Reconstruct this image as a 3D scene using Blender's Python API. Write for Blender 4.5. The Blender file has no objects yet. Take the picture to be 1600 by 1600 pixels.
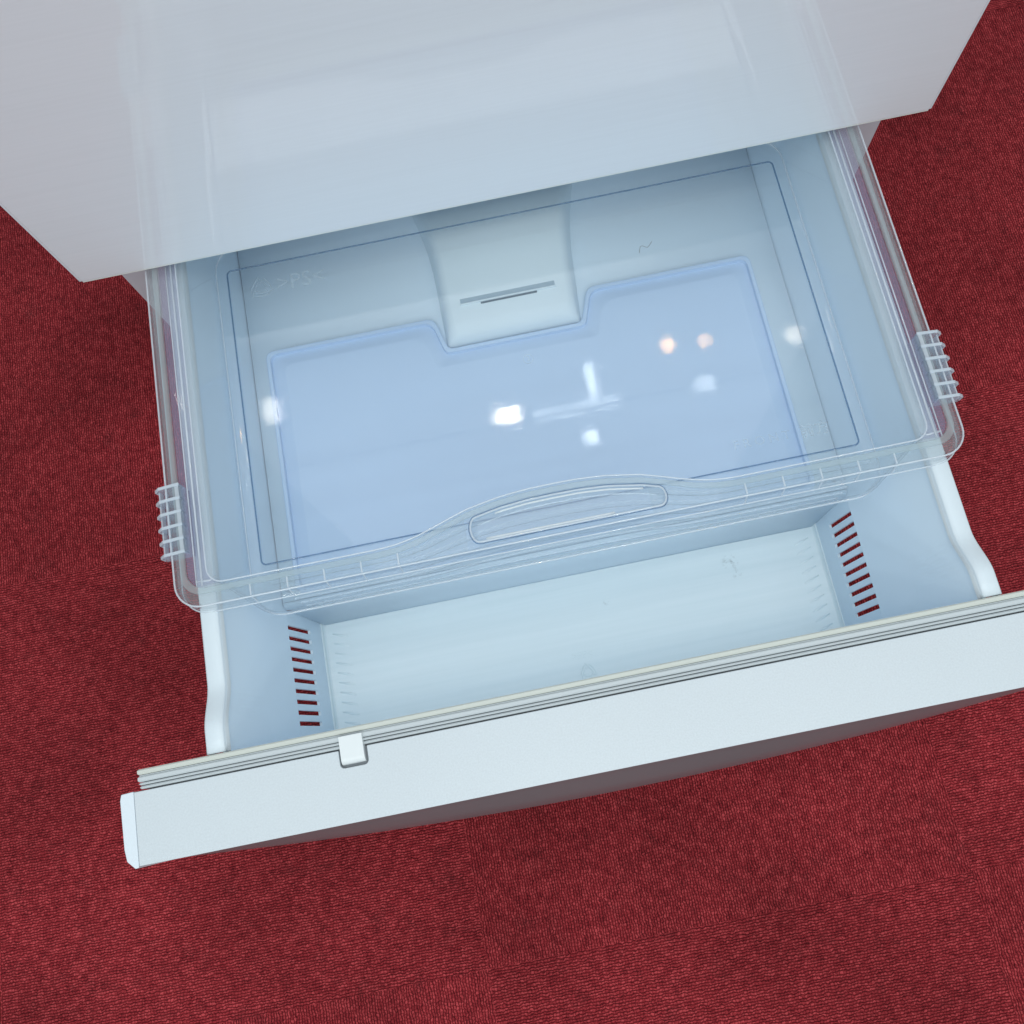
import bpy, bmesh, math, random
from mathutils import Vector
random.seed(7)
S = bpy.context.scene
COL = S.collection

# ------------------------------------------------------------ camera
cd = bpy.data.cameras.new("camera")
cam = bpy.data.objects.new("camera", cd); COL.objects.link(cam)
cam.location = (-0.0331, -0.4284, 1.0848)
cam.rotation_euler = (0.2718, 0.0556, -0.1925)
cd.sensor_width = 36; cd.sensor_fit = 'HORIZONTAL'
cd.lens = 1468.23 / 1600 * 36
cd.shift_x = -0.0102; cd.shift_y = -0.01495
cd.clip_start = 0.02; cd.clip_end = 60
S.camera = cam

# ------------------------------------------------------------ light of the hall
w = bpy.data.worlds.new("World"); S.world = w; w.use_nodes = True
bg = w.node_tree.nodes['Background']
bg.inputs[0].default_value = (0.85, 0.955, 1.0, 1); bg.inputs[1].default_value = 0.56
S.view_settings.view_transform = 'Standard'; S.view_settings.look = 'None'
S.view_settings.exposure = 0.0; S.view_settings.gamma = 1.0
S.cycles.use_denoising = True
S.cycles.max_bounces = 14; S.cycles.transparent_max_bounces = 40
S.cycles.transmission_bounces = 12; S.cycles.glossy_bounces = 8; S.cycles.diffuse_bounces = 6
S.cycles.sample_clamp_indirect = 300.0

def lamp(name, loc, sx, sy, power, color=(1, 1, 1), rot=(0, 0, 0), shape='RECTANGLE'):
    d = bpy.data.lights.new(name, 'AREA'); d.shape = shape; d.size = sx; d.size_y = sy
    d.energy = power; d.color = color
    o = bpy.data.objects.new(name, d); COL.objects.link(o); o.location = loc; o.rotation_euler = rot
    return o
COOL = (0.88, 0.97, 1.0); WARM = (1.0, 0.50, 0.16)
# short ceiling strip and small spots, 2.7 m up, where their mirror images place them
lamp("ceiling_strip", (0.21, -0.709, 2.7), 0.30, 0.025, 0.5, COOL)
lamp("ceiling_strip", (-0.6, -1.35, 2.7), 2.4, 0.30, 8, COOL)  # long strips put in further out for soft light from the front
lamp("ceiling_strip", (0.3, -2.1, 2.7), 3.0, 0.30, 16, COOL)
lamp("ceiling_strip", (-0.2, -3.0, 2.7), 3.6, 0.30, 24, COOL)
lamp("overhead_fill", (0.15, -0.45, 2.76), 2.8, 1.3, 15, COOL)  # overhead fill added to brighten the bin floor, no such lamp seen
lamp("ceiling_spot", (-0.03, -0.735, 2.7), 0.085, 0.060, 1.5, (1, .92, .76))
lamp("ceiling_spot", (0.278, -0.80, 2.7), 0.03, 0.13, 0.5, COOL)
lamp("ceiling_spot", (0.236, -0.60, 2.7), 0.04, 0.04, 0.25, COOL)
lamp("ceiling_spot", (0.563, -0.877, 2.7), 0.034, 0.034, 0.45, WARM)
lamp("ceiling_spot", (0.697, -0.86, 2.7), 0.028, 0.028, 0.28, WARM)
lamp("ceiling_spot", (0.66, -0.705, 2.7), 0.07, 0.03, 0.30, COOL)
lamp("ceiling_spot", (-0.84, -0.93, 2.7), 0.06, 0.085, 0.65, (1, .93, .82))
lamp("ceiling_spot", (1.0, -0.82, 2.7), 0.05, 0.06, 0.3, (1, .88, .70))

# ------------------------------------------------------------ materials
def mat(name):
    m = bpy.data.materials.new(name); m.use_nodes = True
    nt = m.node_tree
    for n in list(nt.nodes): nt.nodes.remove(n)
    out = nt.nodes.new('ShaderNodeOutputMaterial')
    return m, nt, out
def N(nt, t, **kw):
    n = nt.nodes.new(t)
    for k, v in kw.items(): setattr(n, k, v)
    return n
def L(nt, a, b): nt.links.new(a, b)
def mathn(nt, op, a, b=None, c=None, clamp=False):
    n = N(nt, 'ShaderNodeMath', operation=op); n.use_clamp = clamp
    for i, v in enumerate((a, b, c)):
        if v is None: continue
        if isinstance(v, (int, float)): n.inputs[i].default_value = v
        else: L(nt, v, n.inputs[i])
    return n.outputs[0]
def ramp(nt, f, stops):
    r = N(nt, 'ShaderNodeValToRGB'); L(nt, f, r.inputs[0])
    e = r.color_ramp.elements
    e[0].position, e[0].color = stops[0][0], (*stops[0][1], 1)
    e[1].position, e[1].color = stops[-1][0], (*stops[-1][1], 1)
    for p, c in stops[1:-1]:
        k = e.new(p); k.color = (*c, 1)
    return r.outputs[0]

def plastic(name, col, rough=0.4, spec=0.5, coat=0.0, coat_ior=1.6, coat_rough=0.03, grain=0.0, grain_scale=900, var=0.02, stretch=None, bump=0.0, metallic=0.0):
    m, nt, out = mat(name)
    p = N(nt, 'ShaderNodeBsdfPrincipled')
    p.inputs['Roughness'].default_value = rough
    p.inputs['Specular IOR Level'].default_value = spec
    p.inputs['Coat Weight'].default_value = coat
    p.inputs['Coat Roughness'].default_value = coat_rough
    p.inputs['Coat IOR'].default_value = coat_ior
    p.inputs['Metallic'].default_value = metallic
    g = N(nt, 'ShaderNodeNewGeometry')
    mp = N(nt, 'ShaderNodeMapping'); L(nt, g.outputs['Position'], mp.inputs[0])
    if stretch: mp.inputs['Scale'].default_value = stretch
    a = N(nt, 'ShaderNodeTexNoise'); a.inputs['Scale'].default_value = 1.0 if stretch else 9.0
    a.inputs['Detail'].default_value = 5; L(nt, mp.outputs[0], a.inputs['Vector'])
    b = N(nt, 'ShaderNodeTexNoise'); b.inputs['Scale'].default_value = grain_scale; b.inputs['Detail'].default_value = 2
    L(nt, g.outputs['Position'], b.inputs['Vector'])
    v = mathn(nt, 'MULTIPLY_ADD', a.outputs['Fac'], var * 2, 1 - var)
    v2 = mathn(nt, 'MULTIPLY_ADD', b.outputs['Fac'], grain * 2, 1 - grain)
    vv = mathn(nt, 'MULTIPLY', v, v2)
    mx = N(nt, 'ShaderNodeVectorMath', operation='SCALE'); mx.inputs[0].default_value = col
    L(nt, vv, mx.inputs['Scale']); L(nt, mx.outputs[0], p.inputs['Base Color'])
    if bump:
        bp = N(nt, 'ShaderNodeBump'); bp.inputs['Strength'].default_value = bump; bp.inputs['Distance'].default_value = 0.0004
        L(nt, b.outputs['Fac'], bp.inputs['Height']); L(nt, bp.outputs[0], p.inputs['Normal'])
    L(nt, p.outputs[0], out.inputs[0])
    return m

M_cabinet = plastic('cabinet_paint', (0.62, 0.62, 0.66), 0.35)
M_door = plastic('white_glass_door', (0.79, 0.815, 0.85), 0.5, 0.4, coat=1.0, coat_ior=1.7, coat_rough=0.003, var=0.035, stretch=(5, 5, 420))
M_trim = plastic('door_trim', (0.72, 0.76, 0.80), 0.3)
M_trim2 = plastic('door_bottom_trim', (0.78, 0.80, 0.76), 0.35)
M_top = plastic('satin_silver_white_cap', (0.61, 0.655, 0.69), 0.36, 0.5, grain=0.09, grain_scale=800, var=0.03, bump=0.25)
M_endcap = plastic('end_cap_plastic', (0.72, 0.78, 0.84), 0.35)
M_front = plastic('shaded_front_glass', (0.155, 0.175, 0.185), 0.35, 0.3, coat=0.25, coat_rough=0.03, var=0.03, stretch=(5, 5, 420))  # white glass front with its shade put into a dark base colour
M_gasket = plastic('grey_gasket_rubber', (0.55, 0.59, 0.61), 0.5, 0.4)
M_gasket2 = plastic('cream_gasket_flange', (0.60, 0.62, 0.57), 0.5, 0.4)
M_dark = plastic('dark_gap', (0.24, 0.26, 0.28), 0.6)
M_hook = plastic('hook_plastic', (0.76, 0.79, 0.80), 0.3)
M_bin = plastic('white_bin_plastic', (0.72, 0.83, 0.92), 0.42, 0.5, var=0.03)
M_rim = plastic('bin_rim_plastic', (0.70, 0.77, 0.82), 0.35, 0.5, var=0.02)
M_blue = plastic('pale_blue_plastic', (0.515, 0.65, 0.84), 0.40, 0.5, var=0.03)
M_duct = plastic('duct_cover_plastic', (0.72, 0.81, 0.86), 0.45, 0.4, var=0.04)
M_hair = plastic('hair_fibre', (0.12, 0.10, 0.09), 0.6)

# bin floor, with dirt
def floor_mat():
    m, nt, out = mat('bin_floor_plastic')
    p = N(nt, 'ShaderNodeBsdfPrincipled'); p.inputs['Roughness'].default_value = 0.17
    g = N(nt, 'ShaderNodeNewGeometry')
    n = N(nt, 'ShaderNodeTexNoise'); n.inputs['Scale'].default_value = 260; n.inputs['Detail'].default_value = 6; n.inputs['Roughness'].default_value = 0.7
    L(nt, g.outputs['Position'], n.inputs['Vector'])
    tot = None
    for (x, y, r, k) in ((0.138, -0.2870, 0.009, 1.0), (0.1415, -0.2985, 0.006, .7), (-0.218, -0.3175, 0.002, 1.2), (0.196, -0.322, 0.0025, .7), (0.02, -0.301, 0.004, .4)):
        d = N(nt, 'ShaderNodeVectorMath', operation='DISTANCE'); L(nt, g.outputs['Position'], d.inputs[0]); d.inputs[1].default_value = (x, y, 0.240)
        f = mathn(nt, 'MULTIPLY_ADD', d.outputs['Value'], -1.0 / r, 1.0, clamp=True)
        f = mathn(nt, 'MULTIPLY', f, k)
        tot = f if tot is None else mathn(nt, 'ADD', tot, f)
    s = mathn(nt, 'MULTIPLY', tot, mathn(nt, 'MULTIPLY_ADD', n.outputs['Fac'], 6.0, -3.0, clamp=True))
    s = mathn(nt, 'MULTIPLY', s, 0.85, clamp=True)
    mp = N(nt, 'ShaderNodeMapping'); mp.inputs['Scale'].default_value = (4, 160, 4); L(nt, g.outputs['Position'], mp.inputs[0])
    a = N(nt, 'ShaderNodeTexNoise'); a.inputs['Scale'].default_value = 1; a.inputs['Detail'].default_value = 3; L(nt, mp.outputs[0], a.inputs['Vector'])
    v = ramp(nt, a.outputs['Fac'], [(0.3, (0.78, 0.88, 0.91)), (0.7, (0.83, 0.92, 0.95))])
    mx = N(nt, 'ShaderNodeMix', data_type='RGBA'); L(nt, s, mx.inputs[0]); L(nt, v, mx.inputs[6]); mx.inputs[7].default_value = (0.16, 0.20, 0.20, 1)
    L(nt, mx.outputs[2], p.inputs['Base Color']); L(nt, p.outputs[0], out.inputs[0])
    return m
M_floor = floor_mat()

def clear(name, tint=(0.975, 0.985, 0.99), haze=0.02, haze_col=(0.75, 0.82, 0.9), edge=0.5, rough=0.03, ior=1.55, wob=0.0, scratch=0.0):
    m, nt, out = mat(name)
    tr = N(nt, 'ShaderNodeBsdfTransparent'); tr.inputs[0].default_value = (*tint, 1)
    gl = N(nt, 'ShaderNodeBsdfGlossy'); gl.inputs['Roughness'].default_value = rough
    df = N(nt, 'ShaderNodeBsdfTranslucent'); df.inputs[0].default_value = (*haze_col, 1)
    d2 = N(nt, 'ShaderNodeBsdfDiffuse'); d2.inputs[0].default_value = (*haze_col, 1)
    hz = N(nt, 'ShaderNodeMixShader'); hz.inputs[0].default_value = 0.4; L(nt, d2.outputs[0], hz.inputs[1]); L(nt, df.outputs[0], hz.inputs[2])
    lw = N(nt, 'ShaderNodeLayerWeight'); lw.inputs[0].default_value = 0.5
    ed = mathn(nt, 'POWER', lw.outputs['Facing'], 5.0)
    f0 = ((ior - 1) / (ior + 1)) ** 2
    frv = mathn(nt, 'MULTIPLY_ADD', ed, (1 - f0) * 0.8, f0)
    hf = mathn(nt, 'MULTIPLY_ADD', ed, edge, haze, clamp=True)
    m1 = N(nt, 'ShaderNodeMixShader'); L(nt, hf, m1.inputs[0]); L(nt, tr.outputs[0], m1.inputs[1]); L(nt, hz.outputs[0], m1.inputs[2])
    m2 = N(nt, 'ShaderNodeMixShader'); L(nt, frv, m2.inputs[0]); L(nt, m1.outputs[0], m2.inputs[1]); L(nt, gl.outputs[0], m2.inputs[2])
    g = N(nt, 'ShaderNodeNewGeometry')
    if wob or scratch:
        n = N(nt, 'ShaderNodeTexNoise'); n.inputs['Scale'].default_value = 30; n.inputs['Detail'].default_value = 1
        L(nt, g.outputs['Position'], n.inputs['Vector'])
        mp = N(nt, 'ShaderNodeMapping'); mp.inputs['Scale'].default_value = (60, 330, 60); mp.inputs['Rotation'].default_value = (0, 0, 0.12); L(nt, g.outputs['Position'], mp.inputs[0])
        s = N(nt, 'ShaderNodeTexNoise'); s.inputs['Scale'].default_value = 1; s.inputs['Detail'].default_value = 2; L(nt, mp.outputs[0], s.inputs['Vector'])
        mp2 = N(nt, 'ShaderNodeMapping'); mp2.inputs['Scale'].default_value = (420, 70, 60); mp2.inputs['Rotation'].default_value = (0, 0, -0.2); L(nt, g.outputs['Position'], mp2.inputs[0])
        s2 = N(nt, 'ShaderNodeTexNoise'); s2.inputs['Scale'].default_value = 1; s2.inputs['Detail'].default_value = 2; L(nt, mp2.outputs[0], s2.inputs['Vector'])
        h = mathn(nt, 'ADD', mathn(nt, 'MULTIPLY', s2.outputs['Fac'], scratch * 0.7), mathn(nt, 'MULTIPLY', s.outputs['Fac'], scratch))
        # worn patches dull the gloss here and there
        wp = N(nt, 'ShaderNodeTexNoise'); wp.inputs['Scale'].default_value = 260; wp.inputs['Detail'].default_value = 5; wp.inputs['Roughness'].default_value = 0.7
        L(nt, g.outputs['Position'], wp.inputs['Vector'])
        L(nt, mathn(nt, 'MULTIPLY_ADD', wp.outputs['Fac'], 0.30, -0.115, clamp=True), gl.inputs['Roughness'])
        bp = N(nt, 'ShaderNodeBump'); bp.inputs['Strength'].default_value = 1; bp.inputs['Distance'].default_value = 0.001
        L(nt, h, bp.inputs['Height']); L(nt, bp.outputs[0], gl.inputs['Normal'])
    L(nt, m2.outputs[0], out.inputs[0])
    return m
M_tray = clear('clear_polystyrene', rough=0.01)
M_tfloor = clear('clear_scratched_floor', wob=0.0, scratch=0.014, rough=0.018)
M_flange = clear('clear_flange', haze=0.26, edge=0.3, haze_col=(0.42, 0.42, 0.60))
M_step = clear('clear_step_edge', tint=(0.50, 0.62, 0.74), haze=0.03, edge=0.5, haze_col=(0.8, 0.9, 1.0), rough=0.04, ior=1.8)
M_ledge = clear('clear_ledge', haze=0.12, edge=0.4, haze_col=(0.62, 0.72, 0.76))
M_band = clear('frosted_clear_edge', haze=0.42, edge=0.3, haze_col=(0.62, 0.72, 0.74), rough=0.15)
M_bead = clear('highlight_bead', haze=0.60, edge=0.4, haze_col=(0.9, 0.95, 1.0), rough=0.05, ior=1.9)  # whitish haze paints edge highlights onto the clear beads
M_ridge = clear('clear_ridge', haze=0.26, edge=0.2, haze_col=(0.80, 0.90, 1.0), rough=0.1, ior=1.4)
M_glint = clear('painted_glint', haze=0.75, edge=0.1, haze_col=(0.97, 0.99, 1.0), rough=0.1, ior=1.6)  # white haze puts the grip's highlights into the material
M_mark = clear('embossed_mark', haze=0.12, edge=0.2, haze_col=(0.9, 0.96, 1.0), rough=0.1, ior=1.5)
def glass(name='clear_thick_plastic', k=0.6):
    m, nt, out = mat(name)
    gl = N(nt, 'ShaderNodeBsdfGlass'); gl.inputs['IOR'].default_value = 1.45; gl.inputs['Roughness'].default_value = 0.0
    gl.inputs[0].default_value = (0.97, 0.98, 0.99, 1)
    tr = N(nt, 'ShaderNodeBsdfTransparent')
    mx = N(nt, 'ShaderNodeMixShader'); mx.inputs[0].default_value = k
    L(nt, tr.outputs[0], mx.inputs[1]); L(nt, gl.outputs[0], mx.inputs[2]); L(nt, mx.outputs[0], out.inputs[0])
    return m
M_glass = glass()
M_solid = glass('solid_clear_plastic', 0.92)

def carpet_mat():
    m, nt, out = mat('red_loop_pile')
    p = N(nt, 'ShaderNodeBsdfPrincipled'); p.inputs['Roughness'].default_value = 0.95; p.inputs['Specular IOR Level'].default_value = 0.1
    tc = N(nt, 'ShaderNodeTexCoord'); oi = N(nt, 'ShaderNodeObjectInfo')
    off = N(nt, 'ShaderNodeVectorMath', operation='SCALE'); off.inputs[0].default_value = (37.7, 91.3, 0); L(nt, oi.outputs['Random'], off.inputs['Scale'])
    ad = N(nt, 'ShaderNodeVectorMath', operation='ADD'); L(nt, tc.outputs['Object'], ad.inputs[0]); L(nt, off.outputs[0], ad.inputs[1])
    wn = N(nt, 'ShaderNodeTexNoise'); wn.inputs['Scale'].default_value = 210; wn.inputs['Detail'].default_value = 3; L(nt, ad.outputs[0], wn.inputs['Vector'])
    ws = N(nt, 'ShaderNodeVectorMath', operation='MULTIPLY_ADD'); L(nt, wn.outputs['Color'], ws.inputs[0]); ws.inputs[1].default_value = (0.0056, 0.0048, 0); L(nt, ad.outputs[0], ws.inputs[2])
    sep = N(nt, 'ShaderNodeSeparateXYZ'); L(nt, ws.outputs[0], sep.inputs[0])
    # rows along x: gap profile in y, loops along x staggered per row
    ry = mathn(nt, 'MULTIPLY', sep.outputs[1], 1 / 0.0029)
    row = mathn(nt, 'FLOOR', ry)
    fy = mathn(nt, 'SUBTRACT', ry, row)
    sh = N(nt, 'ShaderNodeTexWhiteNoise', noise_dimensions='1D'); L(nt, row, sh.inputs['W'])
    rx = mathn(nt, 'ADD', mathn(nt, 'MULTIPLY', sep.outputs[0], 1 / 0.0035), mathn(nt, 'MULTIPLY', sh.outputs['Value'], 7.0))
    cl = mathn(nt, 'FLOOR', rx); fx = mathn(nt, 'SUBTRACT', rx, cl)
    hy = mathn(nt, 'SINE', mathn(nt, 'MULTIPLY', fy, math.pi)); hx = mathn(nt, 'SINE', mathn(nt, 'MULTIPLY', fx, math.pi))
    hx = mathn(nt, 'POWER', mathn(nt, 'MAXIMUM', hx, 0.0), 0.22); hy = mathn(nt, 'POWER', mathn(nt, 'MAXIMUM', hy, 0.0), 0.8)
    h = mathn(nt, 'MULTIPLY', hx, hy)
    cmb = N(nt, 'ShaderNodeCombineXYZ'); L(nt, row, cmb.inputs[0]); L(nt, cl, cmb.inputs[1])
    cr = N(nt, 'ShaderNodeTexWhiteNoise', noise_dimensions='2D'); L(nt, cmb.outputs[0], cr.inputs['Vector'])
    # fibre noise, patches
    fb = N(nt, 'ShaderNodeTexNoise'); fb.inputs['Scale'].default_value = 1100; fb.inputs['Detail'].default_value = 3; L(nt, ad.outputs[0], fb.inputs['Vector'])
    pt = N(nt, 'ShaderNodeTexNoise'); pt.inputs['Scale'].default_value = 90; pt.inputs['Detail'].default_value = 4; pt.inputs['Roughness'].default_value = 0.65
    g = N(nt, 'ShaderNodeNewGeometry'); L(nt, g.outputs['Position'], pt.inputs['Vector'])
    pl = N(nt, 'ShaderNodeTexNoise'); pl.inputs['Scale'].default_value = 5; pl.inputs['Detail'].default_value = 3; L(nt, g.outputs['Position'], pl.inputs['Vector'])
    t = mathn(nt, 'MULTIPLY', h, mathn(nt, 'MULTIPLY_ADD', cr.outputs['Value'], 0.5, 0.62))
    t = mathn(nt, 'ADD', t, mathn(nt, 'MULTIPLY_ADD', fb.outputs['Fac'], 0.95, -0.44))
    t = mathn(nt, 'ADD', t, mathn(nt, 'MULTIPLY_ADD', pt.outputs['Fac'], 0.95, -0.45), clamp=True)
    c = ramp(nt, t, [(0.0, (0.050, 0.004, 0.006)), (0.30, (0.180, 0.0135, 0.019)), (0.70, (0.330, 0.030, 0.037)), (1.0, (0.46, 0.058, 0.066))])
    so = N(nt, 'ShaderNodeTexNoise'); so.inputs['Scale'].default_value = 28; so.inputs['Detail'].default_value = 6; so.inputs['Roughness'].default_value = 0.75
    L(nt, g.outputs['Position'], so.inputs['Vector'])
    sf = mathn(nt, 'MULTIPLY_ADD', so.outputs['Fac'], 4.5, -2.35, clamp=True)
    smx = N(nt, 'ShaderNodeMix', data_type='RGBA'); L(nt, mathn(nt, 'MULTIPLY', sf, 0.35), smx.inputs[0]); L(nt, c, smx.inputs[6]); smx.inputs[7].default_value = (0.085, 0.022, 0.024, 1)
    c = smx.outputs[2]
    sc = N(nt, 'ShaderNodeVectorMath', operation='SCALE'); L(nt, c, sc.inputs[0])
    L(nt, mathn(nt, 'MULTIPLY_ADD', pl.outputs['Fac'], 1.1, 0.46), sc.inputs['Scale'])
    L(nt, sc.outputs[0], p.inputs['Base Color'])
    bp = N(nt, 'ShaderNodeBump'); bp.inputs['Strength'].default_value = 1.0; bp.inputs['Distance'].default_value = 0.0014
    L(nt, t, bp.inputs['Height']); L(nt, bp.outputs[0], p.inputs['Normal'])
    L(nt, p.outputs[0], out.inputs[0])
    return m
M_carpet = carpet_mat()
M_under = plastic('carpet_backing', (0.03, 0.004, 0.006), 0.95)

# ------------------------------------------------------------ helpers
def world_loc(o):
    v = Vector((0, 0, 0))
    while o: v += o.location; o = o.parent
    return v
def thing(name, label, cat, loc=(0, 0, 0), group=None):
    o = bpy.data.objects.new(name, None); COL.objects.link(o); o.location = loc; o.empty_display_size = 0.05
    o['label'] = label; o['category'] = cat
    if group: o['group'] = group
    return o
def obj(name, verts, faces, m, parent=None, smooth=False, solid=0, bevel=0, label=None, segs=2, offset=0):
    base = world_loc(parent) if parent else Vector((0, 0, 0))
    me = bpy.data.meshes.new(name)
    me.from_pydata([tuple(Vector(v) - base) for v in verts], [], faces)
    bm = bmesh.new(); bm.from_mesh(me)
    bmesh.ops.remove_doubles(bm, verts=bm.verts, dist=1e-6)
    bmesh.ops.recalc_face_normals(bm, faces=bm.faces)
    bm.to_mesh(me); bm.free()
    me.materials.append(m)
    o = bpy.data.objects.new(name, me); COL.objects.link(o)
    if parent: o.parent = parent
    if smooth:
        me.polygons.foreach_set('use_smooth', [True] * len(me.polygons))
    if solid:
        s = o.modifiers.new('solid', 'SOLIDIFY'); s.thickness = solid; s.offset = offset
    if bevel:
        b = o.modifiers.new('bevel', 'BEVEL'); b.width = bevel; b.segments = segs; b.limit_method = 'ANGLE'; b.angle_limit = 0.6
        b.harden_normals = False
        me.polygons.foreach_set('use_smooth', [True] * len(me.polygons))
        wn = o.modifiers.new('wn', 'WEIGHTED_NORMAL'); wn.keep_sharp = True
    if label: o['label'] = label
    return o
def boxv(x0, x1, y0, y1, z0, z1):
    v = [(x, y, z) for z in (z0, z1) for y in (y0, y1) for x in (x0, x1)]
    f = [(0, 2, 3, 1), (4, 5, 7, 6), (0, 1, 5, 4), (2, 6, 7, 3), (0, 4, 6, 2), (1, 3, 7, 5)]
    return v, f
def box(name, x0, x1, y0, y1, z0, z1, m, parent=None, bevel=0.0, **k):
    v, f = boxv(x0, x1, y0, y1, z0, z1)
    return obj(name, v, f, m, parent, bevel=bevel, **k)
def loft(rings, closed=True, cap0=False, cap1=False):
    v = []; f = []; n = len(rings[0])
    for r in rings: v += r
    for i in range(len(rings) - 1):
        for j in range(n if closed else n - 1):
            k = (j + 1) % n
            f.append((i * n + j, i * n + k, (i + 1) * n + k, (i + 1) * n + j))
    if cap0: f.append(tuple(range(n - 1, -1, -1)))
    if cap1: f.append(tuple((len(rings) - 1) * n + j for j in range(n)))
    return v, f
def tube(path, r, closed=False, n=6, flat=1.0):
    rings = []; P = [Vector(p) for p in path]; m = len(P)
    for i, p in enumerate(P):
        a = P[(i - 1) % m] if (closed or i > 0) else p; b = P[(i + 1) % m] if (closed or i < m - 1) else p
        t = (b - a).normalized(); up = Vector((0, 0, 1))
        s = t.cross(up)
        if s.length < 1e-4: s = Vector((1, 0, 0))
        s.normalize(); u = s.cross(t)
        rings.append([tuple(p + s * (math.cos(q) * r) + u * (math.sin(q) * r * flat)) for q in [2 * math.pi * k / n for k in range(n)]])
    if closed: rings.append(rings[0])
    return loft(rings, True, not closed, not closed)

# ------------------------------------------------------------ carpet tiles
PIT = 0.52
floor = obj('carpet_floor', [(-5.2, -5.2, -0.007), (5.2, -5.2, -0.007), (5.2, 5.2, -0.007), (-5.2, 5.2, -0.007)], [(0, 1, 2, 3)], M_under)
floor['kind'] = 'structure'
tile_me = None
for i in range(-8, 9):
    for j in range(-8, 9):
        if tile_me is None:
            h = PIT / 2
            t = box('carpet_tile', -h, h, -h, h, -0.0068, 0.0, M_carpet, floor)
            tile_me = t.data
        else:
            t = bpy.data.objects.new('carpet_tile', tile_me); COL.objects.link(t); t.parent = floor
        t.location = (0.091 + i * PIT, -0.36 + j * PIT, 0)
        # rows run along x on half of the tiles, along y on the others
        t.rotation_euler = (0, 0, math.pi / 2 if (i + j) % 2 == 0 else 0)

# ------------------------------------------------------------ refrigerator
W = 0.3425
fr = thing('refrigerator', 'tall white refrigerator with glossy front standing on red carpet', 'refrigerator', (0, 0.3, 0))
def cabinet():
    # outer shell with an open cavity for the pulled out drawer
    v = []; f = []
    def q(a): 
        b = len(v); v.extend(a[0]); f.extend([tuple(i + b for i in ff) for ff in a[1]])
    y0, y1 = 0.052, 0.66
    q(boxv(-W, -0.302, y0, y1, 0.02, 1.80)); q(boxv(0.302, W, y0, y1, 0.02, 1.80))
    q(boxv(-0.302, 0.302, y0, y1, 0.44, 1.80)); q(boxv(-0.302, 0.302, y0, y1, 0.02, 0.05)); q(boxv(-0.302, 0.302, y1 - 0.05, y1, 0.05, 0.44))
    return v, f
me_v, me_f = cabinet()
obj('cabinet', me_v, me_f, M_cabinet, fr)
def door(z0, z1, x0=-W, x1=W):
    d = box('door', x0 + 0.0022, x1 - 0.0022, 0.0, 0.046, z0 + 0.0012, z1, M_door, fr, bevel=0.0006)
    box('side_trim', x0 - 0.0004, x0 + 0.0022, 0.0012, 0.047, z0, z1, M_trim, d, bevel=0.0005)
    box('side_trim', x1 - 0.0022, x1 + 0.0004, 0.0012, 0.047, z0, z1, M_trim, d, bevel=0.0005)
    box('bottom_trim', x0 + 0.0024, x1 - 0.0024, 0.0005, 0.045, z0 - 0.0006, z0 + 0.0010, M_trim2, d)
    box('door_gasket', x0 + 0.012, x1 - 0.012, 0.0463, 0.0517, z0 + 0.012, z1 - 0.012, M_gasket, d)
    return d
door(0.4362, 0.80)
door(0.806, 1.80)

# ------------------------------------------------------------ pulled out drawer front
dr = thing('pulled_out_drawer', 'pulled out lower drawer panel with a white satin top edge and grey rubber seal', 'drawer', (0, -0.415, 0))
YB, YF, ZT = -0.3925, -0.4405, 0.43
def bulge(x): return 0.0006 + 0.0165 * (1 - (x / 0.345) ** 2)
def front_body():
    xs = [-0.3335 + 0.667 * i / 40 for i in range(41)]
    ds = [0.004, 0.012, 0.03, 0.05, 0.08, 0.14, 0.40]
    rings = []
    for x in xs:
        col = [(x, YB, ZT - 0.40), (x, YB, ZT - 0.004)]
        for d in ds:
            s = min(1, (d - 0.004) / 0.076); s = s * s * (3 - 2 * s)
            col.append((x, YF + 0.0008 - bulge(x) * s, ZT - d))
        rings.append(col)
    return loft(rings, True, True, True)
v, f = front_body()
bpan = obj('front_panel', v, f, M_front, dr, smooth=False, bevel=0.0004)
# top cap with a notch for the hook
hx0, hx1, hy = -0.1912, -0.1716, -0.4046
def cap_outline():
    p = [(-0.3335, YF), (0.3335, YF), (0.3335, YB)]
    p += [(hx1, YB)]
    r = 0.003
    p += [(hx1, hy + r)]
    for k in range(1, 5):
        a = k / 4 * math.pi / 2
        p.append((hx1 - r + r * math.cos(a), hy + r - r * math.sin(a)))
    for k in range(0, 5):
        a = k / 4 * math.pi / 2
        p.append((hx0 + r - r * math.sin(a), hy + r - r * math.cos(a)))
    p += [(hx0, YB), (-0.3335, YB)]
    return p
co = cap_outline()
v, f = loft([[(x, y, ZT - 0.0038) for x, y in co], [(x, y, ZT) for x, y in co]], True, True, True)
obj('top_cap', v, f, M_top, dr, bevel=0.0006)
for s in (-1, 1):
    o = [(0.3337, YF - 0.0008), (0.3362, YF - 0.0012), (0.3415, YF + 0.0042), (0.3428, YF + 0.012), (0.3434, YB - 0.004), (0.3424, YB), (0.3337, YB + 0.0005)]
    o = [(s * x, y) for x, y in o]
    v, f = loft([[(x, y, 0.03) for x, y in o], [(x, y, ZT - 0.001) for x, y in o], [(x * 0.9975 + s * 0.0006, y * .999 - .0004, ZT + 0.0002) for x, y in o]], True, True, True)
    obj('end_cap', v, f, M_endcap, dr, bevel=0.0005)
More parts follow.
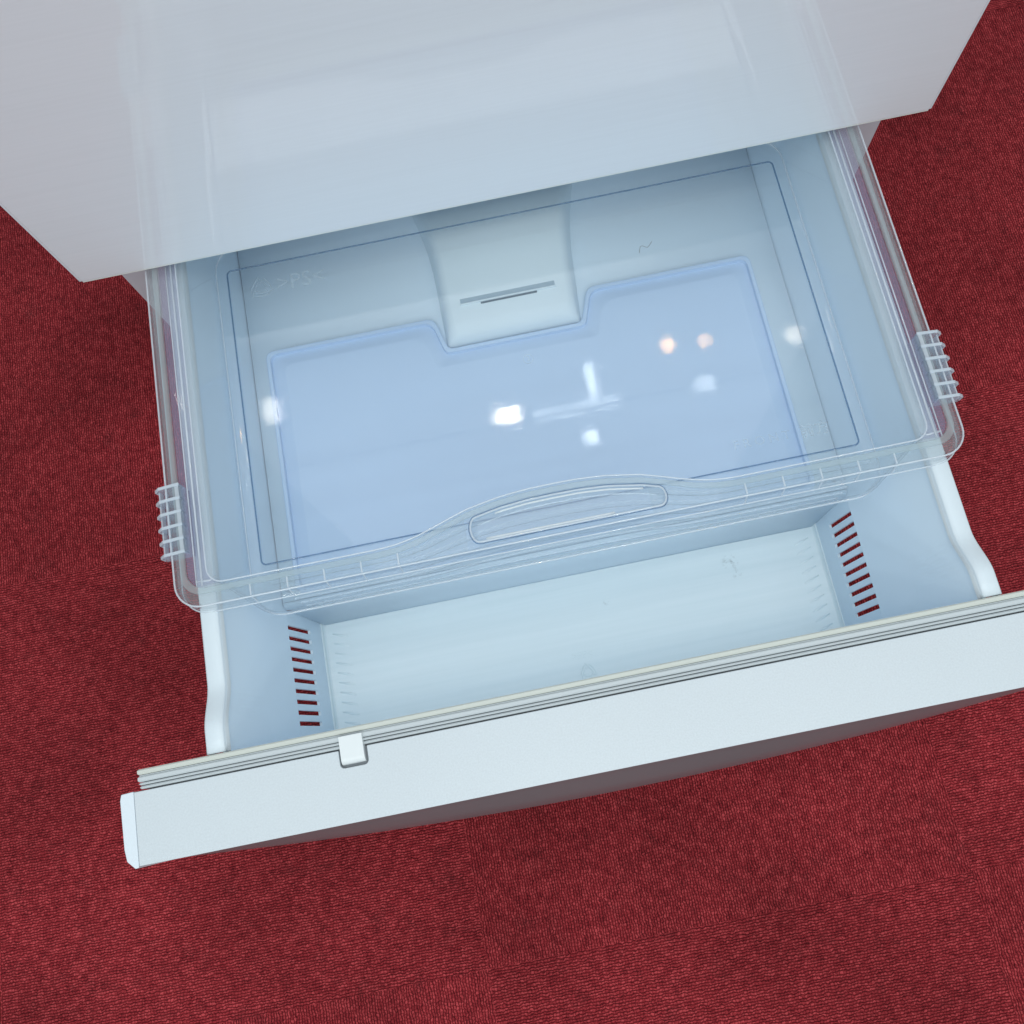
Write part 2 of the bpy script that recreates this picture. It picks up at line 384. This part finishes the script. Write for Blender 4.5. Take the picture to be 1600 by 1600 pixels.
# hook
def hook():
    P = []
    for i in range(9):
        a = i / 8 * math.pi / 2
        P.append((-0.4026 + 0.0045 - 0.0045 * math.sin(a), 0.4325 - 0.0045 + 0.0045 * math.cos(a)))
    prof = [(-0.3836, 0.424), (-0.3836, 0.4325)] + P + [(-0.4026, 0.4235)]
    return loft([[(x, y, z) for y, z in prof] for x in (-0.1896, -0.1894, -0.1736, -0.1734)], True, True, True)
v, f = hook(); obj('hook', v, f, M_hook, dr, bevel=0.0004)
box('slot_floor', hx0 + 0.0002, hx1 - 0.0002, hy + 0.0002, YB, ZT - 0.0075, ZT - 0.0036, M_dark, dr)
# seal: profile swept round the rectangle behind the panel (u: inward, y, )
def frame_sweep(x0, x1, z0, z1, prof):
    rings = []
    for (sx, sz) in ((x0, z1), (x1, z1), (x1, z0), (x0, z0)):
        dx = 1 if sx == x0 else -1; dz = -1 if sz == z1 else 1
        rings.append([(sx + dx * u, y, sz + dz * u) for u, y in prof])
    rings.append(rings[0])
    return loft(rings, True)
# strips, from the panel towards the bin
def strip(name, y0, y1, top, m, th=0.006, x=0.3293, rnd=0.0009):
    prof = [(top, y0), (top, y1)]
    prof = [(top + rnd, y0), (top, y0 + rnd), (top, y1 - rnd), (top + rnd, y1), (top + th, y1), (top + th, y0)]
    v, f = frame_sweep(-x, x, 0.045, 0.4300, prof)
    return obj(name, v, f, m, dr)
strip('seal_core', -0.3925, -0.3795, 0.0045, M_dark, 0.012)
strip('seal_lip', -0.3914, -0.3893, 0.0004, M_gasket)
strip('seal_lip', -0.3888, -0.3872, -0.0004, M_gasket, x=0.3288)
strip('seal_lip', -0.3867, -0.3829, 0.0000, M_gasket, x=0.3300)
strip('seal_lip', -0.38275, -0.3822, 0.0006, M_gasket, x=0.3295, rnd=0.0001)
strip('seal_flange', -0.3819, -0.3782, -0.0006, M_gasket2, x=0.3292)
box('inner_liner', -0.30, 0.30, -0.3925, -0.3765, 0.06, 0.402, M_rim, dr, bevel=0.001)

# ------------------------------------------------------------ drawer bin
bn = thing('drawer_bin', 'deep white plastic drawer bin with vent slots, under the clear tray', 'drawer bin', (-0.004, -0.15, 0.2))
def interp(z, T):
    if z <= T[0][0]: return T[0][1]
    for (a, b), (c, d) in zip(T, T[1:]):
        if z <= c: return b + (d - b) * (z - a) / (c - a)
    return T[-1][1]
def cz(z): return interp(z, [(0.24, -0.0078), (0.315, -0.0080), (0.411, -0.003)])
def hw(z): return interp(z, [(0.24, 0.2280), (0.318, 0.2390), (0.411, 0.2655), (0.43, 0.2662)])
def rimz(y):
    t = (-y - 0.328) / 0.034; t = max(0, min(1, t)); t = t * t * (3 - 2 * t)
    return 0.415 + 0.0135 * t
SY = [-0.2795 - 0.00882 * i for i in range(10)]
for s in (-1, 1):
    ys = set([0.12, 0.05, -0.02, -0.1, -0.2, -0.262, -0.372, -0.378] + [-0.328 - 0.034 * k / 6 for k in range(7)])
    holes = []
    for y in SY:
        ys.add(round(y + 0.0019, 5)); ys.add(round(y - 0.0019, 5)); holes.append((round(y - 0.0019, 5), round(y + 0.0019, 5)))
    ys = sorted(ys)
    zs = [0.242, 0.270, 0.274, 0.311, 0.3150, 0.36, None]
    V = []; F = []
    for y in ys:
        for k, z in enumerate(zs):
            zz = rimz(y) - 0.003 if z is None else z
            # slots narrow a little at their ends
            V.append((cz(zz) + s * (hw(zz) + 0.0012), y, zz))
    n = len(zs)
    for i in range(len(ys) - 1):
        mid = (ys[i] + ys[i + 1]) / 2
        inhole = any(a <= mid <= b for a, b in holes)
        for k in range(n - 1):
            if inhole and 1 <= k <= 3: continue
            F.append((i * n + k, i * n + k + 1, (i + 1) * n + k + 1, (i + 1) * n + k))
    obj('side_wall', V, F, M_bin, bn, solid=0.0022, label='white side wall with a row of ten vent slots')
    # rim along the side
    yy = [0.12, 0.0, -0.1, -0.2, -0.3, -0.32] + [-0.328 - 0.034 * k / 10 for k in range(11)] + [-0.368, -0.3775]
    rings = []
    for y in yy:
        z = rimz(y); b = cz(0.411)
        prof = [(0.2652, z - 0.007), (0.2655, z - 0.0012), (0.2664, z - 0.0001), (0.2700, z + 0.0003), (0.2777, z), (0.2789, z - 0.0010), (0.2794, z - 0.004), (0.2796, z - 0.014), (0.2776, z - 0.014), (0.2770, z - 0.004), (0.263, z - 0.004)]
        rings.append([(b + s * x, y, zz) for x, zz in prof])
    v, f = loft(rings, True, True, True)
    obj('side_rim', v, f, M_rim, bn, smooth=True)
# floor with coved sides
rings = []
for y in (-0.371, -0.366, -0.269, -0.2655):
    r = []
    for s in (-1, 1):
        seq = []
        for k in range(6):
            a = k / 5 * math.pi / 2
            seq.append((s * (hw(0.246) - 0.004 + 0.004 * math.cos(a)), 0.2455 - 0.0055 * math.sin(a)))
        if s == 1: seq = seq[::-1]
        r += seq
    rings.append([(cz(0.24) + x, y, z) for x, z in r])
v, f = loft(rings, False)
obj('bin_floor', v, f, M_floor, bn, smooth=True, solid=0.002, offset=0)
# light streaks beside each row of slots, put in as low raised strokes
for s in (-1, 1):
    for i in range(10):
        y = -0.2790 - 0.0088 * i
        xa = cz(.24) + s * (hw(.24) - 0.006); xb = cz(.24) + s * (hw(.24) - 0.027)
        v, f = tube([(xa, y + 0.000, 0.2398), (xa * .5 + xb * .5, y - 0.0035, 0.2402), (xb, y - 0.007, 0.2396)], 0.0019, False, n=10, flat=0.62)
        obj('light_streak', v, f, M_floor, bn, smooth=True)
obj('front_wall', [(cz(.24) - hw(.24), -0.3665, 0.24), (cz(.24) + hw(.24), -0.3665, 0.24), (cz(.42) + hw(.42), -0.3785, 0.422), (cz(.42) - hw(.42), -0.3785, 0.422)], [(0, 1, 2, 3)], M_bin, bn, solid=0.002)
# step up to the shallow back, shelf and rear slope: a profile in y-z, swept in x
def sheet(prof, name, m, smooth=True):
    R = [[(cz(z) - hw(z) + 0.0005, y, z) for y, z in prof], [(cz(z), y, z) for y, z in prof], [(cz(z) + hw(z) - 0.0005, y, z) for y, z in prof]]
    v, f = loft(R, False)
    return obj(name, v, f, m, bn, smooth=smooth, solid=0.0018)
step = [(-0.2700, 0.2398), (-0.2685, 0.243), (-0.2640, 0.316)] + [(-0.2640 + 0.004 * (1 - math.cos(a)), 0.316 + 0.004 * math.sin(a)) for a in (0.4, 0.8, 1.2, 1.57)]
sheet(step, 'step_wall', M_bin)
shelf = [(-0.2598, 0.3200), (-0.0350, 0.3205), (0.03, 0.3215), (0.085, 0.3235)] + [(0.085 + 0.02 * math.sin(a), 0.3435 - 0.02 * math.cos(a)) for a in (0.3, 0.6, 0.9, 1.2)] + [(0.112, 0.41)]
sheet(shelf, 'shelf_and_rear_wall', M_bin)
box('rear_rim', -0.276, 0.270, 0.108, 0.124, 0.408, 0.4148, M_rim, bn, bevel=0.001)

# white duct cover rising through the shelf
def duct():
    x0, x1 = -0.0700, 0.0450
    prof = [(0.078, 0.3240), (0.070, 0.3340), (0.058, 0.3430), (0.045, 0.3480), (0.030, 0.3495), (0.010, 0.3482), (-0.012, 0.3458), (-0.033, 0.3437), (-0.050, 0.3412), (-0.0595, 0.3372), (-0.0635, 0.331), (-0.0648, 0.3225)]
    rings = []
    for x, k in ((x0 - 0.003, 1), (x0 - 0.001, 0.62), (x0 + 0.001, 0.32), (x0 + 0.004, 0.10), (x0 + 0.009, 0), (x1 - 0.009, 0), (x1 - 0.004, 0.10), (x1 - 0.001, 0.32), (x1 + 0.001, 0.62), (x1 + 0.003, 1)):
        r = []
        for y, z in prof:
            fl = 0.3212
            # widens towards the back
            fl2 = max(0.0, (y - 0.0) / 0.05)
            wx = (y + 0.065) * 0.08 * (1 if x > 0 else 0.0) + (1 if x > -0.012 else -1) * 0.005 * fl2 * fl2
            r.append((x + wx, y, z + (fl - z) * k if z > fl else z))
        rings.append(r)
    return loft(rings, False)
v, f = duct()
dc = obj('duct_cover', v, f, M_duct, bn, smooth=True, label='white rounded duct cover with two narrow slots')
def topz(y):
    return 0.3437 + (0.3445 - 0.3437) * max(0, min(1, (y + 0.033) / 0.023))
box('duct_slot', -0.0535, 0.0305, -0.0350, -0.0305, 0.3400, 0.34395, plastic('slot_grey', (0.36, 0.46, 0.54), 0.5), dc)
box('duct_lip', -0.0540, 0.0310, -0.0366, -0.0351, 0.3400, 0.3450, M_duct, dc, bevel=0.0004)
box('duct_slot', -0.0360, 0.0140, -0.0382, -0.0368, 0.3400, 0.34378, plastic('slot_dark', (0.12, 0.16, 0.20), 0.6), dc)

# embossed marks on the bin floor
def text(name, body, loc, size, m, parent, rz=0.0, ext=0.0002, mirror=False):
    c = bpy.data.curves.new(name, 'FONT'); c.body = body; c.size = size; c.extrude = ext
    c.align_x = 'CENTER'; c.align_y = 'CENTER'; c.resolution_u = 3
    t = bpy.data.objects.new('tmp', c); COL.objects.link(t)
    dg = bpy.context.evaluated_depsgraph_get(); me = bpy.data.meshes.new_from_object(t.evaluated_get(dg))
    bpy.data.objects.remove(t)
    me.materials.clear(); me.materials.append(m)
    o = bpy.data.objects.new(name, me); COL.objects.link(o); o.parent = parent
    o.location = Vector(loc) - world_loc(parent); o.rotation_euler = (0, 0, rz)
    return o
M_emb = plastic('embossed_bin_mark', (0.80, 0.90, 0.93), 0.2)
text('material_mark', '>PP<', (-0.010, -0.3425, 0.2412), 0.009, M_emb, bn)
def recycle(parent, x, y, z, r, m):
    v = []; f = []
    def add(path, rr):
        a, b = tube(path, rr, n=4); k = len(v); v.extend(a); f.extend([tuple(i + k for i in q) for q in b])
    for k in range(3):
        a0 = math.radians(90 + 120 * k)
        pts = []
        for t in (0.12, 0.3, 0.5, 0.7, 0.86):
            a = a0 - t * math.radians(120)
            q = r * (1.0 + 0.12 * math.cos(3 * (a - math.pi / 2)))
            pts.append((x + q * math.cos(a), y + q * math.sin(a), z))
        add(pts, r * 0.045)
        pts2 = [(x + (px - x) * 0.62, y + (py - y) * 0.62, z) for px, py, _ in pts]
        add(pts2, r * 0.045)
        e = Vector(pts[-1]); a = a0 - 0.95 * math.radians(120)
        add([(x + 1.3 * r * math.cos(a + .1), y + 1.3 * r * math.sin(a + .1), z), (x + .85 * r * math.cos(a - .25), y + .85 * r * math.sin(a - .25), z), (x + 0.4 * r * math.cos(a + .1), y + 0.4 * r * math.sin(a + .1), z)], r * 0.045)
    return obj('recycling_mark', v, f, m, parent)
recycle(bn, -0.008, -0.3585, 0.2412, 0.0065, M_emb)

# ------------------------------------------------------------ pale blue liner tray on the shelf
def offset_poly(P, d):
    n = len(P); out = []
    for i in range(n):
        a, b, c = Vector(P[i - 1]), Vector(P[i]), Vector(P[(i + 1) % n])
        e1 = (b - a).normalized(); e2 = (c - b).normalized()
        n1 = Vector((-e1.y, e1.x)); n2 = Vector((-e2.y, e2.x))
        m = (n1 + n2); m.normalize(); k = d / max(0.3, m.dot(n1))
        out.append((b.x + m.x * k, b.y + m.y * k))
    return out
def round_poly(P, R, seg=5):
    n = len(P); out = []
    for i in range(n):
        a, b, c = Vector(P[i - 1]), Vector(P[i]), Vector(P[(i + 1) % n]); r = R[i]
        p0 = b + (a - b).normalized() * r; p1 = b + (c - b).normalized() * r
        for k in range(seg + 1):
            t = k / seg; q = (1 - t) ** 2 * p0 + 2 * t * (1 - t) * b + t * t * p1
            out.append((q.x, q.y))
    return out
bx0, bx1, byb, byf = -0.2330, 0.2060, -0.0345, -0.2560
P0 = [(bx0, byf), (bx1, byf), (bx1, byb), (0.0590, byb), (0.0480, -0.0668), (-0.0720, -0.0668), (-0.0800, byb), (bx0, byb)]
def mat_ring(d, z, rs=1.0):
    R = [0.008, 0.008, 0.008, 0.007 + d * .5, 0.006 - d * .2, 0.006 - d * .2, 0.008 + d * .5, 0.008]
    return [(x, y, z) for x, y in round_poly(offset_poly(P0, d), R)]
mt = thing('blue_liner', 'flat pale blue liner with a notched back edge seen through the clear tray', 'liner', (-0.013, -0.15, 0.3215))
rings = [mat_ring(0, 0.3212), mat_ring(0, 0.3268), mat_ring(0.0006, 0.3274), mat_ring(0.0034, 0.3274), mat_ring(0.0040, 0.3236), mat_ring(0.0145, 0.3262), mat_ring(0.0160, 0.3264)]
v, f = loft(rings, True, True, True)
obj('liner_sheet', v, f, M_blue, mt, smooth=False)

# ------------------------------------------------------------ clear tray
tr = thing('clear_tray', 'wide clear plastic tray with front grip and side clips resting in the open drawer', 'tray', (-0.003, -0.1, 0.349))
TC = -0.003
BT = [(0, .0225), (.02, .0222), (.04, .0205), (.065, .0160), (.085, .0095), (.10, .0045), (.115, .0012), (.13, 0)]
def bump(x):
    a = abs(x + 0.012)
    if a >= .13: return 0
    for (a0, b0), (a1, b1) in zip(BT, BT[1:]):
        if a0 <= a <= a1:
            t = (a - a0) / (a1 - a0); return b0 + (b1 - b0) * t
    return 0
NF = 64; NC = 8
def ring(z, hx, yf, yb, r, bk=0.0, cx=TC):
    xl, xr = cx - hx, cx + hx; p = []
    for i in range(NF + 1):
        x = xl + r + (xr - xl - 2 * r) * i / NF
        p.append((x, yf + bk * bump(x), z))
    def arc(ox, oy, a0):
        for k in range(1, NC):
            a = a0 + k / NC * math.pi / 2
            p.append((ox + r * math.cos(a), oy + r * math.sin(a), z))
    arc(xr - r, yf + r, -math.pi / 2); p.append((xr, yf + r, z)); p.append((xr, yb - r, z)); arc(xr - r, yb - r, 0); p.append((xr - r, yb, z))
    p.append((xl + r, yb, z)); arc(xl + r, yb - r, math.pi / 2); p.append((xl, yb - r, z)); p.append((xl, yf + r, z)); arc(xl + r, yf + r, math.pi)
    return p
R_lipb = ring(0.4150, 0.2892, -0.2757, 0.105, 0.019)
R_lip = ring(0.4300, 0.2886, -0.2738, 0.104, 0.018)
R_bo = ring(0.4300, 0.2843, -0.2662, 0.100, 0.015, 1)
R_bi = ring(0.4300, 0.2796, -0.2612, 0.096, 0.013, 1)
R_wt = ring(0.4288, 0.2655, -0.2592, 0.090, 0.012, 1)
R_w1 = ring(0.4250, 0.2632, -0.2592, 0.088, 0.012, 1)
CB = -0.0057
R_w2 = ring(0.3790, 0.2495, -0.2790, 0.050, 0.024, cx=CB)
R_w3 = ring(0.3728, 0.2475, -0.2785, 0.047, 0.024, cx=CB)
R_f0 = ring(0.3705, 0.2430, -0.2740, 0.040, 0.020, cx=CB)
R_f1 = ring(0.3702, 0.2404, -0.2378, 0.0262, 0.004, cx=CB)
R_f2 = ring(0.3697, 0.2400, -0.2374, 0.0258, 0.004, cx=CB)
R_f3 = ring(0.3684, 0.2396, -0.2370, 0.0254, 0.004, cx=CB)
def lerp_ring(a, b, t): return [tuple(Vector(p).lerp(Vector(q), t)) for p, q in zip(a, b)]
rr = [R_lipb, R_lip, R_bo, R_bi, R_wt, R_w1] + [lerp_ring(R_w1, R_w2, t) for t in (0.25, 0.5, 0.75)] + [R_w2, R_w3, R_f0, R_f1, R_f2, R_f3]
v, f = loft(rr, True, False, True)
tb = obj('tray_body', v, f, M_tray, tr, solid=0.0016, offset=-1)
tb.data.polygons.foreach_set('use_smooth', [True] * len(tb.data.polygons))
tb.data.materials.append(M_flange); tb.data.materials.append(M_tfloor); tb.data.materials.append(M_ledge)
for p in tb.data.polygons:
    c = p.center + world_loc(tb)
    ax = abs(c.x - TC)
    if c.z > 0.4287 and c.z < 0.43 and 0.2655 < ax < 0.2796: p.material_index = 1
    elif c.z > 0.4299 and (ax > 0.283 or c.y < -0.262): p.material_index = 3
    elif c.z < 0.3712: p.material_index = 2; p.use_smooth = len(p.vertices) < 6
es = tb.modifiers.new('es', 'EDGE_SPLIT'); es.split_angle = math.radians(25)
# frosted band along the inner edge of the flange
v, f = loft([ring(0.4301, 0.2843, -0.2660, 0.100, 0.015, 1), ring(0.4316, 0.2839, -0.2656, 0.0996, 0.0146, 1), ring(0.4316, 0.2802, -0.2620, 0.0964, 0.0134, 1), ring(0.4301, 0.2798, -0.2614, 0.096, 0.013, 1)], True)
obj('flange_band', v, f, M_band, tr, smooth=False)
def ring_path(z, hx, yf, yb, r, bk=0): return ring(z, hx, yf, yb, r, bk)
v, f = tube(ring_path(0.4302, 0.2893, -0.2745, 0.1045, 0.0185), 0.0007, True, n=8); obj('lip_edge', v, f, M_bead, tr, smooth=True)
v, f = tube(ring_path(0.4147, 0.2900, -0.2766, 0.1058, 0.0198), 0.0006, True, n=8); obj('lip_edge', v, f, M_bead, tr, smooth=True)
v, f = tube(ring(0.3697, 0.2402, -0.2376, 0.0260, 0.004, 0, CB), 0.00065, True, n=10); obj('floor_step', v, f, M_step, tr, smooth=True)
v, f = tube(ring_path(0.4299, 0.2656, -0.2592, 0.0898, 0.012, 1), 0.0006, True, n=8); obj('inner_edge', v, f, M_bead, tr, smooth=True)
v, f = tube(ring(0.3722, 0.2490, -0.2802, 0.0492, 0.025, 0, CB), 0.0008, True, n=8); obj('bottom_edge', v, f, M_bead, tr, smooth=True)
for hx, z, rr_ in ((0.2735, 0.4300, 0.0005), (0.2695, 0.4299, 0.0008)):
    P = ring_path(z, hx, -0.2620, 0.090, 0.006)
    for sx in (-1, 1):
        v, f = tube([(TC + sx * hx, -0.2600, z), (TC + sx * hx, -0.1, z), (TC + sx * hx, 0.085 if z > .41 else 0.05, z)], rr_, False, n=8)
        obj('side_bright_line', v, f, M_bead if z > .41 else M_ridge, tr, smooth=True)  # pale tubes put in for the bright lines along the rim
    # short cross piece at the front end of the side channel
for sx in (-1, 1):
    v, f = tube([(TC + sx * 0.2740, -0.2560, 0.4296), (TC + sx * 0.2640, -0.2566, 0.4292), (TC + sx * 0.2600, -0.2540, 0.4270)], 0.0008, False, n=6)
    obj('corner_rib', v, f, M_bead, tr, smooth=True)
# ridges along the front wall
for t0, t1 in ((0.14, 0.22), (0.32, 0.40), (0.50, 0.57), (0.66, 0.71), (0.79, 0.83), (0.90, 0.93)):
    out = lambda P, e: [(x, y - e, z) for x, y, z in P[3:NF - 2]]
    A, B = lerp_ring(R_w1, R_w2, t0), lerp_ring(R_w1, R_w2, t1)
    A2, B2 = lerp_ring(R_w1, R_w2, t0 + .008), lerp_ring(R_w1, R_w2, t1 - .008)
    v, f = loft([out(A, 0.0018), out(A2, 0.0026), out(B2, 0.0026), out(B, 0.0018)], False)
    obj('front_ridge', v, f, M_ridge, tr, smooth=True)
# small ribs across the front ledge
for x in (-0.238, -0.211, -0.184, -0.157, -0.130, 0.124, 0.1515, 0.179, 0.2065, 0.233):
    box('rib', x - 0.0005, x + 0.0005, -0.2735, -0.2650, 0.4298, 0.4312, M_bead, tr)
    v, f = tube([(x, -0.2745, 0.4295), (x, -0.2762, 0.4153)], 0.0006, False); obj('rib', v, f, M_bead, tr)
# grip: recessed capsule with a thick rim
def grip_pts(inset, z):
    p = []; x0, x1 = -0.0745, 0.0665; yb = -0.2692
    top = lambda x: -0.2662 + bump(x) - 0.0015
    n = 28
    rl = 0.0045
    for i in range(n + 1):
        x = x0 + rl + (x1 - x0 - 2 * rl) * i / n; p.append((x, yb + inset, z))
    hgt = top(x1 - rl) - yb
    for k in range(1, 8):
        a = -math.pi / 2 + k / 8 * math.pi
        p.append((x1 - rl + (rl - inset * .8) * math.cos(a) * 1.2, yb + hgt / 2 + (hgt / 2 - inset) * math.sin(a), z))
    for i in range(n, -1, -1):
        x = x0 + rl + (x1 - x0 - 2 * rl) * i / n; p.append((x, max(yb + inset + .0005, top(x) - inset), z))
    hgt = top(x0 + rl) - yb
    for k in range(1, 8):
        a = math.pi / 2 + k / 8 * math.pi
        p.append((x0 + rl + (rl - inset * .8) * math.cos(a) * 1.2, yb + hgt / 2 + (hgt / 2 - inset) * math.sin(a), z))
    return p
gr = obj('grip', *loft([grip_pts(0.0, 0.4308), grip_pts(0.0008, 0.4285), grip_pts(0.0018, 0.4250), grip_pts(0.0036, 0.4225), grip_pts(0.0042, 0.4222)], True, False, True), M_tray, tr, smooth=False, solid=0.0012)
v, f = tube(grip_pts(0.0, 0.4312), 0.0008, True, n=10); obj('grip_rim', v, f, M_bead, gr, smooth=True)
v, f = tube(grip_pts(-0.0009, 0.4306), 0.0006, True, n=8); obj('grip_rim', v, f, M_step, gr, smooth=True)
v, f = tube([p for p in grip_pts(0.0018, 0.4300)[1:22]], 0.0009, False, n=8); obj('grip_glint', v, f, M_glint, gr, smooth=True)  # highlights inside the grip, put in as white tubes
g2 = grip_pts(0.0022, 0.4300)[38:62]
v, f = tube(g2, 0.0007, False, n=8); obj('grip_glint', v, f, M_glint, gr, smooth=True)
# side clips
def clip(s):
    y0, y1 = -0.2325, -0.1810
    xi, xo = 0.2775, 0.2976
    c = box('side_clip', *sorted((TC + s * xi, TC + s * xo)), y0, y1, 0.4150, 0.4162, M_flange, tr)
    def add(nm, a, b, ya, yb, za, zb, m=M_glass, bev=0.0004):
        box(nm, *sorted((TC + s * a, TC + s * b)), ya, yb, za, zb, m, c, bevel=bev)
    add('clip_wall', xi, xi + 0.0012, y0, y1, 0.4165, 0.4335)
    add('clip_wall', xi + 0.0012, xi + 0.0040, y0, y1, 0.4240, 0.4335, M_bead, 0)
    add('clip_wall', xo - 0.0010, xo, y0, y1, 0.4165, 0.4235, M_bead, 0)
    add('clip_wall', xo - 0.0046, xo - 0.0038, y0, y1, 0.4165, 0.4215, M_bead, 0)
    n = 6
    for k in range(n):
        y = y0 + (y1 - y0) * k / (n - 1)
        # comb rib, lower at its outer end
        x0, x1, x2 = TC + s * (xi + 0.0005), TC + s * (xo - 0.003), TC + s * (xo + 0.0012)
        w0 = 0.0008
        V = []
        for yy in (y - w0, y + w0):
            V += [(x0, yy, 0.4163), (x2, yy, 0.4163), (x2, yy, 0.4262), (x1, yy, 0.4312), (x0, yy, 0.4342)]
        F = [(0, 1, 2, 3, 4), (5, 6, 7, 8, 9)] + [(i, (i + 1) % 5, 5 + (i + 1) % 5, 5 + i) for i in range(5)]
        obj('clip_rib', V, F, M_ridge, c, bevel=0.0003)
        P = [(x0, y, 0.4343), (x1, y, 0.4313), (x2, y, 0.4263), (x2, y, 0.4175)]
        # highlight on the rib's upper edge, put in as a pale strip
        V = []
        for yy in (y - 0.0011, y + 0.0011):
            V += [(x2, yy, 0.4200), (x2 + s * 0.0003, yy, 0.4266), (x1, yy, 0.4318), (x0, yy, 0.4348), (x0, yy, 0.4336), (x1, yy, 0.4306), (x2 - s * 0.0008, yy, 0.4256), (x2 - s * 0.0008, yy, 0.4200)]
        F = [tuple(range(8)), tuple(range(15, 7, -1))] + [(i, (i + 1) % 8, 8 + (i + 1) % 8, 8 + i) for i in range(8)]
        obj('clip_rib', V, F, M_bead, c, bevel=0.0002)
clip(-1); clip(1)
# embossed marks on the tray floor
recycle(tr, -0.2183, 0.0044, 0.3687, 0.0085, M_mark)
text('material_mark', '>PS<', (-0.1838, 0.0047, 0.3688), 0.0205, M_mark, tr)
text('front_mark', 'F R O N T', (0.1611, -0.2184, 0.3688), 0.0105, M_mark, tr)
text('front_mark', '前方', (0.2039, -0.2184, 0.3688), 0.0125, M_mark, tr)
v, f = tube([(-0.0067 + 0.0041 * math.cos(a), -0.1097 + 0.0041 * math.sin(a), 0.3687) for a in [k * math.pi / 8 for k in range(16)]], 0.0003, True, n=5)
obj('mould_mark', v, f, M_mark, tr)
text('mould_mark', '3', (-0.0067, -0.1097, 0.3688), 0.0065, M_mark, tr)

# ------------------------------------------------------------ a stray hair in the tray
P = [(0.1080, -0.0235), (0.1090, -0.0205), (0.1100, -0.0180), (0.1118, -0.0172), (0.1140, -0.0188), (0.1160, -0.0200), (0.1185, -0.0178), (0.1210, -0.0150)]
v, f = tube([(-.0331 + (x + .0331) * .9728, -.4284 + (y + .4284) * .9728, 0.3688) for x, y in P], 0.00016, False, n=4)
h = obj('hair', v, f, M_hair); h['label'] = 'thin short dark hair lying bent on the clear tray floor'; h['category'] = 'hair'
